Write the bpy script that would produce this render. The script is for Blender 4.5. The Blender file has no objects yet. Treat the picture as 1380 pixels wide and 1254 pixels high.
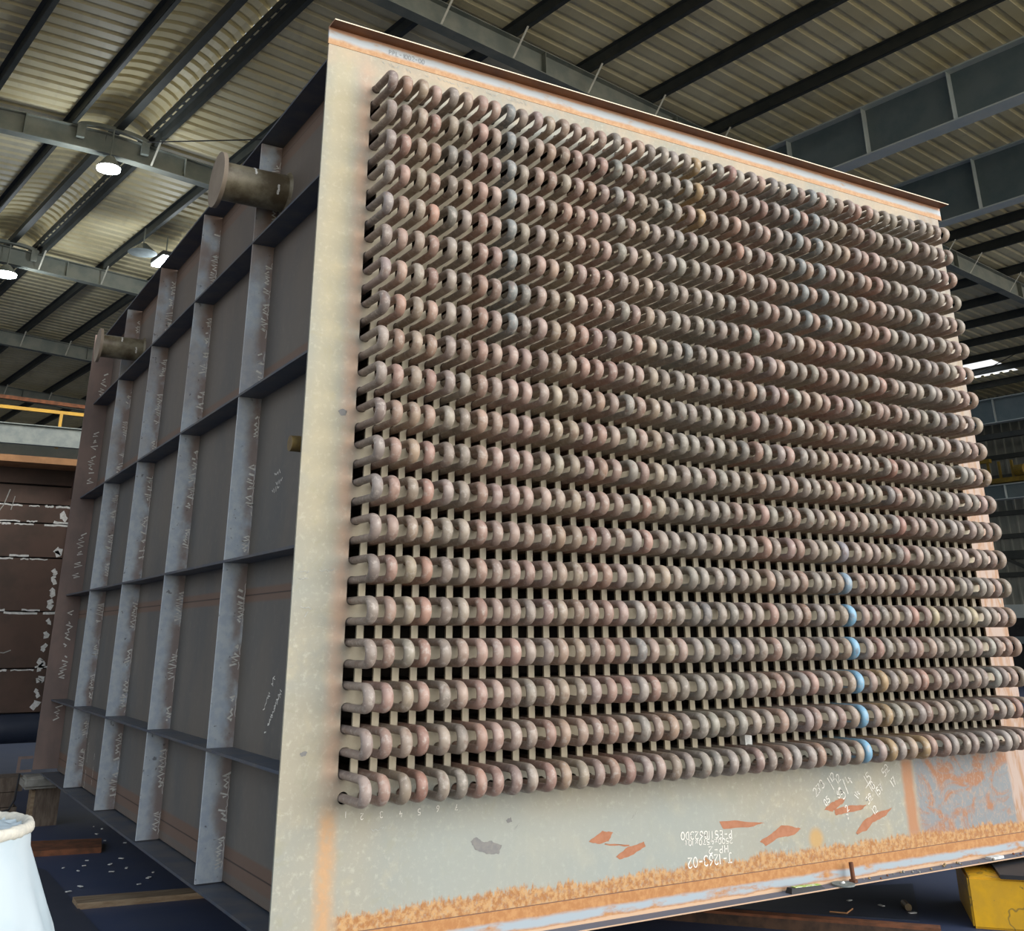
import bpy, bmesh, math, random
from mathutils import Vector, Matrix
random.seed(7)
SC = bpy.context.scene
COL = SC.collection
PI = math.pi

# ------------------------------------------------------------------ camera
CAM = Vector((-1.68694, -4.16381, 1.57386))
RIGHT = Vector((0.86301587, -0.50516903, -0.00280262))
DOWN = Vector((0.1802799, 0.31315789, -0.932433))
FWD = Vector((0.47191394, 0.80419922, 0.36133205))
FPX, CX, CY = 1369.5832, 673.4762, 327.6125
cd = bpy.data.cameras.new('camera')
cam = bpy.data.objects.new('camera', cd)
COL.objects.link(cam)
U = -DOWN
cam.matrix_world = Matrix(((RIGHT.x, U.x, -FWD.x, CAM.x), (RIGHT.y, U.y, -FWD.y, CAM.y), (RIGHT.z, U.z, -FWD.z, CAM.z), (0, 0, 0, 1)))
cd.sensor_width = 36
cd.sensor_fit = 'HORIZONTAL'
cd.lens = 36 * FPX / 1380
cd.shift_x = (690 - CX) / 1380
cd.shift_y = (CY - 627) / 1380
cd.clip_end = 300
SC.camera = cam


def at(u, v, axis, val):
    """where the sight line of a photo pixel meets a plane of the place"""
    d = RIGHT * ((u - CX) / FPX) + DOWN * ((v - CY) / FPX) + FWD
    i = 'XYZ'.index(axis)
    return CAM + d * ((val - CAM[i]) / d[i])


# ------------------------------------------------------------------ sizes
S = 0.083                       # column pitch
XL, XR = -0.220, 4.350          # tube sheet edges
XP = -0.095                     # side panel
ZT, ZB = 4.317, 0.540           # tube sheet top and bottom seams
ROWP = 0.16098
def rowz(i): return 4.09079 - (i - 1) * ROWP
HW, HL = 0.0260, 0.0572          # slot half width, half length
FL = 0.17                       # shop floor
DEEP = 5.8
STZ = [1.093, 1.925, 2.752, 3.605]
RIBY = [1.03, 2.24, 3.45, 4.67]
# building axes
B = math.radians(-8)
E1 = Vector((math.sin(B), math.cos(B), 0))
E2 = Vector((math.cos(B), -math.sin(B), 0))
def bp(s, t, z): 
    v = E2 * s + E1 * t
    return Vector((v.x, v.y, z))
SR, HP, TA = 2.45, 10.2, math.tan(math.radians(2.5))
def pz(s): return HP - TA * abs(s - SR)      # underside of the purlins


# ------------------------------------------------------------------ helpers
def lin(c):
    return tuple((x / 12.92 if x <= 0.04045 else ((x + 0.055) / 1.055) ** 2.4) for x in c)
def rgb(r, g, b): return lin((r / 255, g / 255, b / 255)) + (1,)


class N:
    """small node builder"""
    def __init__(s, name, rough=0.7, metal=0.0, spec=0.3):
        s.m = bpy.data.materials.new(name); s.m.use_nodes = True
        s.t = s.m.node_tree; s.n = s.t.nodes; s.l = s.t.links
        s.b = s.n['Principled BSDF']
        s.b.inputs['Roughness'].default_value = rough
        s.b.inputs['Metallic'].default_value = metal
        s.b.inputs['Specular IOR Level'].default_value = spec
        s.pos = None
    def P(s):
        if not s.pos: s.pos = s.n.new('ShaderNodeNewGeometry').outputs['Position']
        return s.pos
    def xyz(s):
        x = s.n.new('ShaderNodeSeparateXYZ'); s.l.new(s.P(), x.inputs[0]); return x.outputs
    def noise(s, scale, detail=4, rough=0.55, stretch=None, dist=0.0):
        n = s.n.new('ShaderNodeTexNoise'); n.inputs['Scale'].default_value = scale
        n.inputs['Detail'].default_value = detail; n.inputs['Roughness'].default_value = rough
        n.inputs['Distortion'].default_value = dist
        if stretch:
            mp = s.n.new('ShaderNodeMapping'); mp.inputs['Scale'].default_value = stretch
            s.l.new(s.P(), mp.inputs['Vector']); s.l.new(mp.outputs[0], n.inputs['Vector'])
        else: s.l.new(s.P(), n.inputs['Vector'])
        return n.outputs['Fac']
    def ramp(s, v, a, b, lo=0.0, hi=1.0):
        r = s.n.new('ShaderNodeMapRange'); r.interpolation_type = 'SMOOTHSTEP'
        s.inp(v, r.inputs['Value'])
        for k, x in (('From Min', a), ('From Max', b), ('To Min', lo), ('To Max', hi)): r.inputs[k].default_value = x
        return r.outputs[0]
    def inp(s, v, sock):
        if hasattr(v, 'is_output'): s.l.new(v, sock)
        else: sock.default_value = v
    def math(s, op, a, b=0.0):
        m = s.n.new('ShaderNodeMath'); m.operation = op; s.inp(a, m.inputs[0]); s.inp(b, m.inputs[1]); return m.outputs[0]
    def mul(s, *a):
        r = a[0]
        for x in a[1:]: r = s.math('MULTIPLY', r, x)
        return r
    def band(s, v, a, b, w):
        return s.mul(s.ramp(v, a - w, a + w), s.ramp(v, b - w, b + w, 1.0, 0.0))
    def mix(s, f, a, b, mode='MIX'):
        m = s.n.new('ShaderNodeMix'); m.data_type = 'RGBA'; m.blend_type = mode
        s.inp(f, m.inputs[0]); s.inp(a, m.inputs[6]); s.inp(b, m.inputs[7]); return m.outputs[2]
    def bump(s, h, strength=0.2, dist=0.01):
        b = s.n.new('ShaderNodeBump'); b.inputs['Strength'].default_value = strength; b.inputs['Distance'].default_value = dist
        s.l.new(h, b.inputs['Height']); s.l.new(b.outputs[0], s.b.inputs['Normal'])
    def done(s, col, rough=None):
        s.inp(col, s.b.inputs['Base Color'])
        if rough is not None: s.inp(rough, s.b.inputs['Roughness'])
        return s.m


def plain(name, a, b=None, scale=6.0, rough=0.7, metal=0.0, spec=0.3, stretch=None, bump=0.0, lo=0.35, hi=0.65):
    n = N(name, rough, metal, spec)
    if b is None: return n.done(a)
    f = n.noise(scale, 5, 0.6, stretch)
    if bump: n.bump(f, bump)
    return n.done(n.mix(n.ramp(f, lo, hi), a, b))


def mesh(name, bm, mat, parent=None, smooth=False, sharp=None):
    me = bpy.data.meshes.new(name)
    if parent is not None:
        bmesh.ops.translate(bm, verts=bm.verts, vec=-wloc(parent))
    bm.normal_update(); bm.to_mesh(me); bm.free()
    if smooth:
        me.polygons.foreach_set('use_smooth', [True] * len(me.polygons))
        if sharp: me.set_sharp_from_angle(angle=math.radians(sharp))
    if mat: me.materials.append(mat)
    o = bpy.data.objects.new(name, me); COL.objects.link(o)
    if parent is not None: o.parent = parent
    return o
def wloc(o):
    v = Vector(o.location)
    while o.parent: o = o.parent; v += Vector(o.location)
    return v
def tag(o, label=None, cat=None, group=None, kind=None):
    for k, v in (('label', label), ('category', cat), ('group', group), ('kind', kind)):
        if v: o[k] = v
    return o
def thing(name, label, cat, loc=(0, 0, 0), group=None):
    o = bpy.data.objects.new(name, None); COL.objects.link(o); o.location = loc; o.empty_display_size = 0.1
    return tag(o, label, cat, group)
def single(name, bm, mat, label, cat, group=None, **k):
    """a thing that is one mesh, origin at the middle of its foot"""
    xs = [v.co for v in bm.verts]
    c = Vector(((min(v.x for v in xs) + max(v.x for v in xs)) / 2, (min(v.y for v in xs) + max(v.y for v in xs)) / 2, min(v.z for v in xs)))
    bmesh.ops.translate(bm, verts=bm.verts, vec=-c)
    o = mesh(name, bm, mat, **k); o.location = c
    return tag(o, label, cat, group)

def box(bm, lo, hi):
    v = [bm.verts.new((x, y, z)) for x in (lo[0], hi[0]) for y in (lo[1], hi[1]) for z in (lo[2], hi[2])]
    for f in ((0, 1, 3, 2), (4, 6, 7, 5), (0, 4, 5, 1), (2, 3, 7, 6), (0, 2, 6, 4), (1, 5, 7, 3)): bm.faces.new([v[i] for i in f])
    return bm
def bx(*a):
    bm = bmesh.new()
    for i in range(0, len(a), 2): box(bm, a[i], a[i + 1])
    bmesh.ops.recalc_face_normals(bm, faces=bm.faces)
    return bm
def hexa(bm, p):
    """box from 8 corner points: 4 of one end, 4 of the other"""
    v = [bm.verts.new(q) for q in p]
    for f in ((0, 1, 2, 3), (7, 6, 5, 4), (0, 4, 5, 1), (1, 5, 6, 2), (2, 6, 7, 3), (3, 7, 4, 0)): bm.faces.new([v[i] for i in f])
    bmesh.ops.recalc_face_normals(bm, faces=bm.faces)
    return bm
def bar(bm, a, b, w, h, up=Vector((0, 0, 1))):
    a, b = Vector(a), Vector(b); d = (b - a).normalized()
    x = d.cross(up)
    x = x.normalized() if x.length > 1e-4 else Vector((1, 0, 0))
    y = x.cross(d).normalized(); x = x * w / 2; y = y * h / 2
    return hexa(bm, [a - x - y, a + x - y, a + x + y, a - x + y, b - x - y, b + x - y, b + x + y, b - x + y])
def tube(bm, pts, r, seg=10, caps=True, scale=None):
    pts = [Vector(p) for p in pts]; rings = []
    px = None
    for i, p in enumerate(pts):
        d = (pts[min(i + 1, len(pts) - 1)] - pts[max(i - 1, 0)]).normalized()
        if px is None:
            px = d.cross(Vector((0, 0, 1)))
            if px.length < 1e-3: px = Vector((1, 0, 0))
        px = (px - d * px.dot(d)).normalized(); py = d.cross(px)
        rr = r[i] if isinstance(r, (list, tuple)) else r
        rings.append([bm.verts.new(p + px * rr * math.cos(2 * PI * k / seg) + py * rr * math.sin(2 * PI * k / seg)) for k in range(seg)])
    for a, b in zip(rings, rings[1:]):
        for k in range(seg): bm.faces.new((a[k], a[(k + 1) % seg], b[(k + 1) % seg], b[k]))
    if caps:
        bm.faces.new(rings[0][::-1]); bm.faces.new(rings[-1])
    bmesh.ops.recalc_face_normals(bm, faces=bm.faces)
    return bm
def cyl(a, b, r, seg=28, r2=None):
    return tube(bmesh.new(), [a, b], [r, r if r2 is None else r2], seg)
def stroke(bm, pts, w, n):
    """a flat chalk line on a surface, n = surface normal, a hair above it"""
    pts = [Vector(p) + n * 0.0012 for p in pts]
    L = []
    for i, p in enumerate(pts):
        d = pts[min(i + 1, len(pts) - 1)] - pts[max(i - 1, 0)]
        if d.length < 1e-7: d = Vector((1, 0, 0))
        q = n.cross(d.normalized()) * w / 2 * random.uniform(0.7, 1.2)
        L.append((bm.verts.new(p + q), bm.verts.new(p - q)))
    for a, b in zip(L, L[1:]): bm.faces.new((a[0], a[1], b[1], b[0]))

# handwriting: strokes in a 1 x 1.5 cell
def arc(cx, cy, rx, ry, a0, a1, k=9):
    return [(cx + rx * math.cos(math.radians(a0 + (a1 - a0) * i / k)), cy + ry * math.sin(math.radians(a0 + (a1 - a0) * i / k))) for i in range(k + 1)]
GL = {
 '0': [arc(.45, .75, .4, .72, 90, 450, 14)], '1': [[(.45, 1.5), (.45, 0)]],
 '2': [arc(.45, 1.08, .38, .4, 160, -30) + [(.05, .05), (.9, .05)]],
 '3': [arc(.4, 1.1, .38, .36, 150, -80) + arc(.4, .4, .42, .4, 80, -150)],
 '4': [[(.3, 1.5), (.05, .6), (.9, .6)], [(.65, 1.0), (.6, 0)]],
 '5': [[(.85, 1.45), (.2, 1.45), (.15, .85)] + arc(.42, .45, .42, .45, 110, -140)],
 '6': [[(.75, 1.5), (.3, 1.0)] + arc(.45, .4, .38, .38, 150, 510, 12)],
 '7': [[(.05, 1.4), (.85, 1.4), (.3, 0)], [(.25, .75), (.75, .75)]],
 '8': [arc(.45, 1.12, .3, .34, -90, 270, 12) + arc(.45, .4, .38, .38, 90, -270, 12)],
 'J': [[(.1, 1.45), (.95, 1.45)], [(.6, 1.45), (.6, .3)] + arc(.35, .3, .25, .28, 0, -150)],
 'H': [[(.1, 1.5), (.1, 0)], [(.8, 1.5), (.8, 0)], [(.1, .75), (.8, .75)]],
 'P': [[(.15, 0), (.15, 1.5)], [(.15, 1.45)] + arc(.35, 1.1, .42, .36, 70, -90) + [(.15, .75)]],
 'E': [[(.8, 1.45), (.15, 1.45), (.15, .05), (.8, .05)], [(.15, .75), (.65, .75)]],
 'S': [arc(.45, 1.1, .35, .36, 40, 260) + arc(.45, .4, .38, .38, 90, -150)],
 'D': [[(.15, 0), (.15, 1.5)] + arc(.2, .75, .65, .75, 90, -90, 10)],
 'L': [[(.15, 1.5), (.15, .05), (.8, .05)]],
 'x': [[(.1, 1.0), (.8, .1)], [(.8, 1.0), (.1, .1)]], 't': [[(.45, 1.3), (.45, .1), (.7, .05)], [(.15, .95), (.75, .95)]],
 '-': [[(.1, .75), (.75, .75)]], '.': [[(.3, .7), (.45, .7)]], '/': [[(.1, -.2), (.9, 1.7)]], ' ': [],
}
def write(bm, text, o, ux, uy, n, h, w, jig=0.05):
    """o: start of the base line, ux / uy: unit directions of reading and of up"""
    k = h / 1.5; x = 0
    for ch in text:
        j = random.uniform(-jig, jig)
        for s in GL[ch]:
            stroke(bm, [o + ux * (x + a * k) + uy * ((b + j) * k) for a, b in s], w, n)
        x += k * (0.75 if ch in '1.' else 1.12)
    return bm
def scrawl(bm, o, ux, uy, n, length, amp, w, step=0.012):
    """illegible zigzag chalk along ux"""
    x = 0; pts = []
    k = 1
    while x < length:
        pts.append(o + ux * x + uy * (k * amp * random.uniform(0.1, 1)))
        k = -k; x += step * random.uniform(0.35, 1.5)
        if random.random() < 0.12:
            if len(pts) > 1: stroke(bm, pts, w, n)
            pts = []; x += step * random.uniform(0, 3)
    if len(pts) > 1: stroke(bm, pts, w, n)

# ------------------------------------------------------------------ materials
def m_tubesheet():
    n = N('weathered_mill_plate', 0.62, 0.0, 0.35)
    X, Y, Z = n.xyz()
    big, mid, fine = n.noise(1.3, 3), n.noise(5, 5, .6), n.noise(38, 4, .65)
    c = n.mix(n.ramp(big, .35, .65), rgb(160, 154, 136), rgb(146, 149, 141))
    c = n.mix(n.mul(n.ramp(mid, .5, .72), .5), c, rgb(186, 174, 144))
    c = n.mix(n.mul(n.ramp(fine, .5, .75), .35), c, rgb(206, 202, 184))
    sc = n.noise(1, 3, .7, (26, 1, 60), 1.4)
    c = n.mix(n.mul(n.ramp(sc, .64, .76), .35), c, rgb(204, 200, 186))
    c = n.mix(n.mul(n.ramp(n.noise(11, 5, .65, None, .8), .52, .68), .5), c, rgb(150, 148, 128))
    # yellowish margin, pink heat tint beside the slots
    c = n.mix(n.mul(n.band(X, -.2, -.07, .05), n.ramp(Z, 1.4, 2.6), .32), c, rgb(202, 184, 138))
    c = n.mix(n.mul(n.band(X, -.045, .03, .035), n.band(Z, 1.0, 4.25, .1), n.ramp(mid, .25, .6), .6), c, rgb(192, 152, 126))
    c = n.mix(n.mul(n.ramp(Z, 4.12, 4.3), n.ramp(mid, .3, .6), .45), c, rgb(190, 166, 142))
    # lower field greyer
    c = n.mix(n.mul(n.ramp(Z, .98, .8), n.band(X, .3, 2.1, .25), .6), c, rgb(150, 158, 154))
    # hot rust run under the first column
    c = n.mix(n.mul(n.band(n.math('ADD', X, n.mul(n.math('SUBTRACT', mid, .5), .05)), -.05, .015, .028), n.ramp(Z, 1.0, .90), n.ramp(fine, .2, .6, .35, .75)), c, rgb(192, 146, 98))
    c = n.mix(n.mul(n.band(X, .03, 4.12, .02), n.band(Z, 1.05, 4.08, .05), .55), c, rgb(186, 174, 150))
    # sheet joint and wire-brushed rusty sheet beyond it
    wx = n.math('ADD', X, n.mul(mid, .05))
    low = n.ramp(Z, .99, .93)
    br = n.noise(1, 6, .75, (34, 1, 22), 1.6); bl = n.noise(4.2, 8, .7, (1, 1, 1.2), 1.2)
    wild = n.mix(n.ramp(bl, .42, .56), rgb(156, 112, 84), rgb(128, 133, 136))
    wild = n.mix(n.mul(n.ramp(br, .50, .62), .7), wild, rgb(164, 146, 132))
    c = n.mix(n.mul(n.ramp(wx, 3.34, 3.38), low), c, wild)
    c = n.mix(n.mul(n.band(wx, 3.262, 3.345, .02), low, n.ramp(mid, .2, .6, .4, .9)), c, rgb(168, 118, 82))
    sp = cc_ = at(1100, 1130, 'Y', 0)
    dx, dz = n.math('SUBTRACT', X, sp.x), n.math('SUBTRACT', Z, sp.z)
    rr = n.math('SQRT', n.math('ADD', n.mul(dx, dx), n.mul(dz, dz)))
    c = n.mix(n.mul(n.ramp(n.math('ADD', rr, n.mul(mid, .02)), .075, .035), .8), c, rgb(184, 146, 84))
    # right edge strip: streaked
    st = n.noise(9, 4, .6, (2.2, 1, .45), .4)
    es = n.mix(n.ramp(st, .42, .6), rgb(178, 158, 146), rgb(166, 130, 102))
    es = n.mix(n.ramp(st, .6, .7), es, rgb(170, 168, 160))
    c = n.mix(n.mul(n.ramp(X, 4.12, 4.15), n.ramp(Z, 3.5, 2.2, .35, 1)), c, es)
    # rust along the bottom seam, and the seam itself
    edge = n.math('ADD', Z, n.math('ADD', n.mul(n.math('SUBTRACT', n.noise(1, 5, .75, (55, 1, 14), .5), .5), .10), n.mul(n.math('SUBTRACT', n.noise(3.5, 2), .5), .08)))
    rust = n.mix(n.ramp(fine, .4, .6), rgb(158, 108, 62), rgb(186, 146, 98))
    c = n.mix(n.mul(n.ramp(edge, .612, .592), n.ramp(n.noise(60, 3, .7), .25, .55, .55, 1), n.ramp(X, .0, .06)), c, rust)
    seam = n.band(Z, .539, .543, .0012)
    c = n.mix(seam, c, rgb(110, 78, 60))
    n.bump(fine, .06)
    return n.done(c)
def m_angle(z0, z1, lo):
    """edge angle: rusty at the plate seam, scale bluish-white in the middle"""
    n = N('edge_angle_steel_low' if lo else 'edge_angle_steel_high', 0.55, 0, .4)
    X, Y, Z = n.xyz(); f = n.noise(30, 5, .65); g = n.noise(6, 4, .6, (1, 1, 3))
    zz = n.math('ADD', Z, n.mul(n.math('SUBTRACT', g, .5), .03))
    h = z1 - z0
    if lo:
        c = n.mix(n.ramp(f, .4, .65), rgb(166, 114, 66), rgb(182, 134, 84))
        c = n.mix(n.mul(n.band(zz, z0 + .2 * h, z0 + .55 * h, .008), n.ramp(g, .3, .5)), c, rgb(154, 166, 174))
        c = n.mix(n.ramp(zz, z0 + .16 * h, z0 + .1 * h), c, rgb(190, 160, 132))
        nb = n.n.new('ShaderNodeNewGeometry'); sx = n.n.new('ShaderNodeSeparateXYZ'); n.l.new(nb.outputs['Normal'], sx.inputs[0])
        c = n.mix(n.ramp(sx.outputs[2], .5, .8), c, rgb(92, 100, 116))  # up-facing flange: weak blue sky light painted into the colour
    else:
        c = n.mix(n.ramp(f, .4, .65), rgb(176, 134, 94), rgb(188, 152, 114))
        c = n.mix(n.mul(n.band(zz, z0 + .35 * h, z0 + .8 * h, .012), n.ramp(g, .25, .45)), c, rgb(176, 184, 190))
        c = n.mix(n.ramp(zz, z0 + .78 * h, z0 + .95 * h), c, rgb(186, 140, 112))
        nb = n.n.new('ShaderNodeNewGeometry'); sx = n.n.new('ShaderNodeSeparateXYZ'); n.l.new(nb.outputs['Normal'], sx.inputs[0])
        c = n.mix(n.mul(n.ramp(Z, 4.409, 4.411), n.ramp(sx.outputs[1], -.5, -.8)), c, rgb(222, 208, 184))  # front lip: bright lit edge painted in by facing
        c = n.mix(n.ramp(sx.outputs[2], -.5, -.8), c, n.mix(n.ramp(g, .3, .7), rgb(96, 56, 30), rgb(122, 76, 40)))  # underside: brown rust, with the shade there painted in
    return n.done(c)
def m_tube():
    n = N('scaled_boiler_tube', 0.46, 0, .5)
    oi = n.n.new('ShaderNodeObjectInfo')
    a, b = n.noise(9, 4, .6), n.noise(46, 5, .65)
    k = n.mix(n.ramp(a, .3, .7), (.80, .80, .80, 1), (1.18, 1.15, 1.11, 1))
    c = n.mix(1.0, oi.outputs['Color'], k, 'MULTIPLY')
    c = n.mix(n.mul(n.ramp(b, .50, .66), .55), c, rgb(178, 168, 158))
    c = n.mix(n.mul(n.ramp(n.noise(21, 3), .58, .70), .45), c, rgb(112, 82, 68))
    n.bump(b, .08)
    return n.done(c)
def m_rib():
    """rib faces: steel with bluish sky light painted into its colour, brown heat marks near the welds"""
    n = N('sky_tinted_rib_steel', 0.5, 0, .4)
    X, Y, Z = n.xyz(); a, f = n.noise(6.5, 4, .6, (1, 1, .8)), n.noise(24, 5, .65)
    c = n.mix(n.ramp(f, .35, .65), rgb(182, 191, 200), rgb(200, 206, 208))  # pale blue holds the sky light falling on these faces
    c = n.mix(n.mul(n.ramp(n.math('ADD', X, n.mul(a, .10)), -.125, -.06), n.ramp(a, .3, .55), .8), c, rgb(138, 114, 100))
    up = n.mul(n.ramp(Z, 2.1, 4.2), n.ramp(n.noise(3, 3), .38, .6), .9)
    c = n.mix(up, c, rgb(142, 118, 104))
    c = n.mix(n.mul(n.ramp(n.noise(30, 3), .66, .72), .6), c, rgb(66, 58, 58))
    n.bump(f, .05)
    return n.done(c)
def m_panel():
    n = N('dark_mill_plate', 0.6, 0, .35)
    X, Y, Z = n.xyz(); a, f = n.noise(2.2, 4, .6, (1, 1, .5)), n.noise(22, 4, .6)
    c = n.mix(n.ramp(a, .35, .65), rgb(90, 90, 88), rgb(104, 99, 92))
    c = n.mix(n.mul(n.ramp(f, .5, .75), .3), c, rgb(120, 114, 106))
    for z0, z1 in ((1.735, 1.80), (2.80, 2.90), (.60, .70), (4.08, 4.22)):
        c = n.mix(n.mul(n.band(Z, z0, z1, .008), .75), c, rgb(112, 86, 70))
        zm = (z0 + z1) / 2
        c = n.mix(n.mul(n.band(Z, zm - .003, zm + .003, .002), .8), c, rgb(40, 32, 30))
    c = n.mix(n.mul(n.ramp(Z, .64, .56), .5), c, rgb(110, 92, 80))
    c = n.mix(n.mul(n.ramp(Z, 2.4, 4.0), .35), c, rgb(112, 92, 76))
    return n.done(c)
M = {}
M['sheet'] = m_tubesheet()
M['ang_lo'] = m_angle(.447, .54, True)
M['ang_hi'] = m_angle(4.317, 4.41, False)
M['tube'] = m_tube()
M['rib'] = m_rib()
M['panel'] = m_panel()
M['stiff'] = plain('stiffener_scale', rgb(70, 78, 90), rgb(90, 90, 92), 7, .5)
M['endplate'] = plain('brown_oxide_plate', rgb(124, 109, 103), rgb(142, 122, 113), 4, .7, stretch=(1, 1, .6))
M['nozzle'] = plain('olive_scaled_pipe', rgb(92, 80, 60), rgb(140, 132, 110), 8, .42, .1, .5, bump=.1)
M['disc'] = plain('machined_cover', rgb(134, 120, 104), rgb(150, 136, 118), 6, .6, 0, .4)
M['stub'] = plain('olive_rust_stub', rgb(126, 106, 62), rgb(104, 86, 56), 20, .5)
M['chalk'] = plain('white_chalk', rgb(232, 230, 222), rgb(214, 210, 200), 60, .9)
M['faint'] = plain('faint_chalk', rgb(176, 176, 168), rgb(150, 152, 148), 60, .9)
M['stamp'] = plain('grey_stamp_ink', rgb(120, 124, 130), rgb(140, 140, 142), 60, .8)
M['stain'] = plain('flaked_rust', rgb(160, 108, 80), rgb(170, 118, 90), 30, .8)
M['darkstain'] = plain('oil_mark', rgb(118, 118, 118), rgb(130, 128, 124), 30, .6)
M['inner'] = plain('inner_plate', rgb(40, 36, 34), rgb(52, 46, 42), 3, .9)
def m_roof():
    n = N('galvanised_roof_sheet', 0.55, 0.0, .4)
    a, f = n.noise(.9, 3, .5), n.noise(3, 5, .6, (1, .3, 1))
    c = n.mix(n.ramp(a, .35, .65), rgb(216, 202, 160), rgb(226, 214, 176))
    c = n.mix(n.mul(n.ramp(f, .5, .75), .4), c, rgb(176, 164, 134))
    return n.done(c)
M['roof'] = m_roof()
M['purlin'] = plain('dark_grey_paint', rgb(58, 62, 60), rgb(68, 70, 66), 3, .6)
M['rafter'] = plain('grey_primer_steel', rgb(118, 124, 118), rgb(138, 140, 130), 2.5, .6, stretch=(1, 1, 1))
M['girder'] = plain('shade_darkened_blue_grey', rgb(98, 114, 118), rgb(112, 124, 126), 2, .5)  # girder web: grey darkened to put shade into the colour
M['girderfl'] = plain('light_brightened_pale_grey', rgb(184, 194, 194), rgb(196, 202, 198), 3, .5)  # girder flanges: grey raised to put lit brightness into the colour
M['brace'] = plain('pale_strut', rgb(200, 198, 184), rgb(180, 178, 166), 9, .6)
M['wallsheet'] = plain('grey_wall_sheet', rgb(128, 132, 124), rgb(142, 142, 132), 1.5, .6)
M['darksteel'] = plain('black_steel', rgb(34, 36, 40), rgb(46, 46, 48), 5, .6)
M['floor'] = plain('dark_shop_floor', rgb(60, 71, 98), rgb(70, 78, 100), 2.2, .55, 0, .4)
M['bounceground'] = plain('unseen_bounce_ground', rgb(204, 190, 158), rgb(194, 180, 150), 1, .9)  # pale tone set for the light it bounces
M['darkground'] = plain('unseen_dark_ground', rgb(52, 50, 48), rgb(60, 58, 54), 1, .9)  # dark tone set to cut bounced light
M['plate'] = plain('blue_black_plate', rgb(46, 54, 70), rgb(56, 62, 76), 3, .5, 0, .4)
M['timber'] = plain('weathered_timber', rgb(150, 132, 108), rgb(124, 104, 82), 8, .85, stretch=(.6, 6, 6))
M['oldwood'] = plain('grey_timber', rgb(116, 104, 92), rgb(92, 80, 70), 8, .85, stretch=(4, 4, 1))
M['stone'] = plain('pale_packer', rgb(156, 154, 146), rgb(130, 128, 120), 9, .9)
M['rust'] = plain('rusty_flat', rgb(132, 84, 58), rgb(98, 66, 48), 12, .8)
M['brownplate'] = plain('brown_mill_plate', rgb(98, 78, 68), rgb(82, 68, 60), 2.4, .65)
M['seamline'] = plain('seam_shadow_gap', rgb(24, 22, 22), rgb(30, 26, 24), 6, .8)
M['white'] = plain('primer_marking', rgb(232, 232, 228), rgb(204, 204, 198), 40, .8)
M['galv'] = plain('galvanised_channel', rgb(98, 108, 108), rgb(118, 126, 122), 7, .45, .2, .5)
M['ledge'] = plain('rust_tan_flange', rgb(186, 140, 98), rgb(164, 122, 86), 6, .7)
M['yellow'] = plain('yellow_paint', rgb(214, 166, 30), rgb(196, 150, 40), 6, .5, 0, .5)
M['dullyellow'] = plain('faded_yellow_paint', rgb(132, 108, 34), rgb(112, 92, 34), 6, .6)
def m_yellowstand():
    n = N('chipped_yellow_paint', .5, 0, .45)
    a, b = n.noise(6, 5, .65), n.noise(26, 5, .7)
    c = n.mix(n.ramp(a, .35, .65), rgb(226, 172, 14), rgb(206, 158, 34))
    c = n.mix(n.ramp(b, .64, .7), c, rgb(112, 96, 60))
    c = n.mix(n.mul(n.band(n.noise(4, 3, .5), .49, .505, .006), .8), c, rgb(120, 100, 50))
    return n.done(c)
M['ystand'] = m_yellowstand()
M['cloth'] = plain('white_woven_cloth', rgb(166, 182, 190), rgb(178, 190, 196), 4, .7)
M['rim'] = plain('cream_rope_hem', rgb(206, 202, 188), rgb(186, 184, 174), 40, .9)
M['abrasive'] = plain('grey_abrasive', rgb(112, 120, 118), rgb(126, 132, 128), 60, .9)
M['paper'] = plain('white_paper', rgb(226, 228, 226), rgb(190, 194, 192), 30, .8)
M['packet'] = plain('lime_label', rgb(168, 196, 96), rgb(212, 220, 190), 30, .6, lo=.48, hi=.52)
M['brass'] = plain('dull_brass', rgb(150, 128, 92), rgb(120, 104, 84), 30, .5, .3)
def m_lamp(name, st):
    n = N(name); n.b.inputs['Emission Color'].default_value = (.86, .96, 1, 1); n.b.inputs['Emission Strength'].default_value = st
    return n.done((.9, .9, .9, 1))
M['lamp'] = m_lamp('lit_lamp_lens', 22)
M['glass'] = plain('clear_dish', rgb(86, 92, 94), rgb(100, 106, 106), 5, .2, 0, .6)

# ================================================================== the heat exchanger casing
CAS = thing('heat_exchanger_casing', 'big rusty steel heat exchanger casing with ribbed side and slotted tube sheet, raised on supports', 'heat exchanger', (0, 0, ZB))

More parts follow.
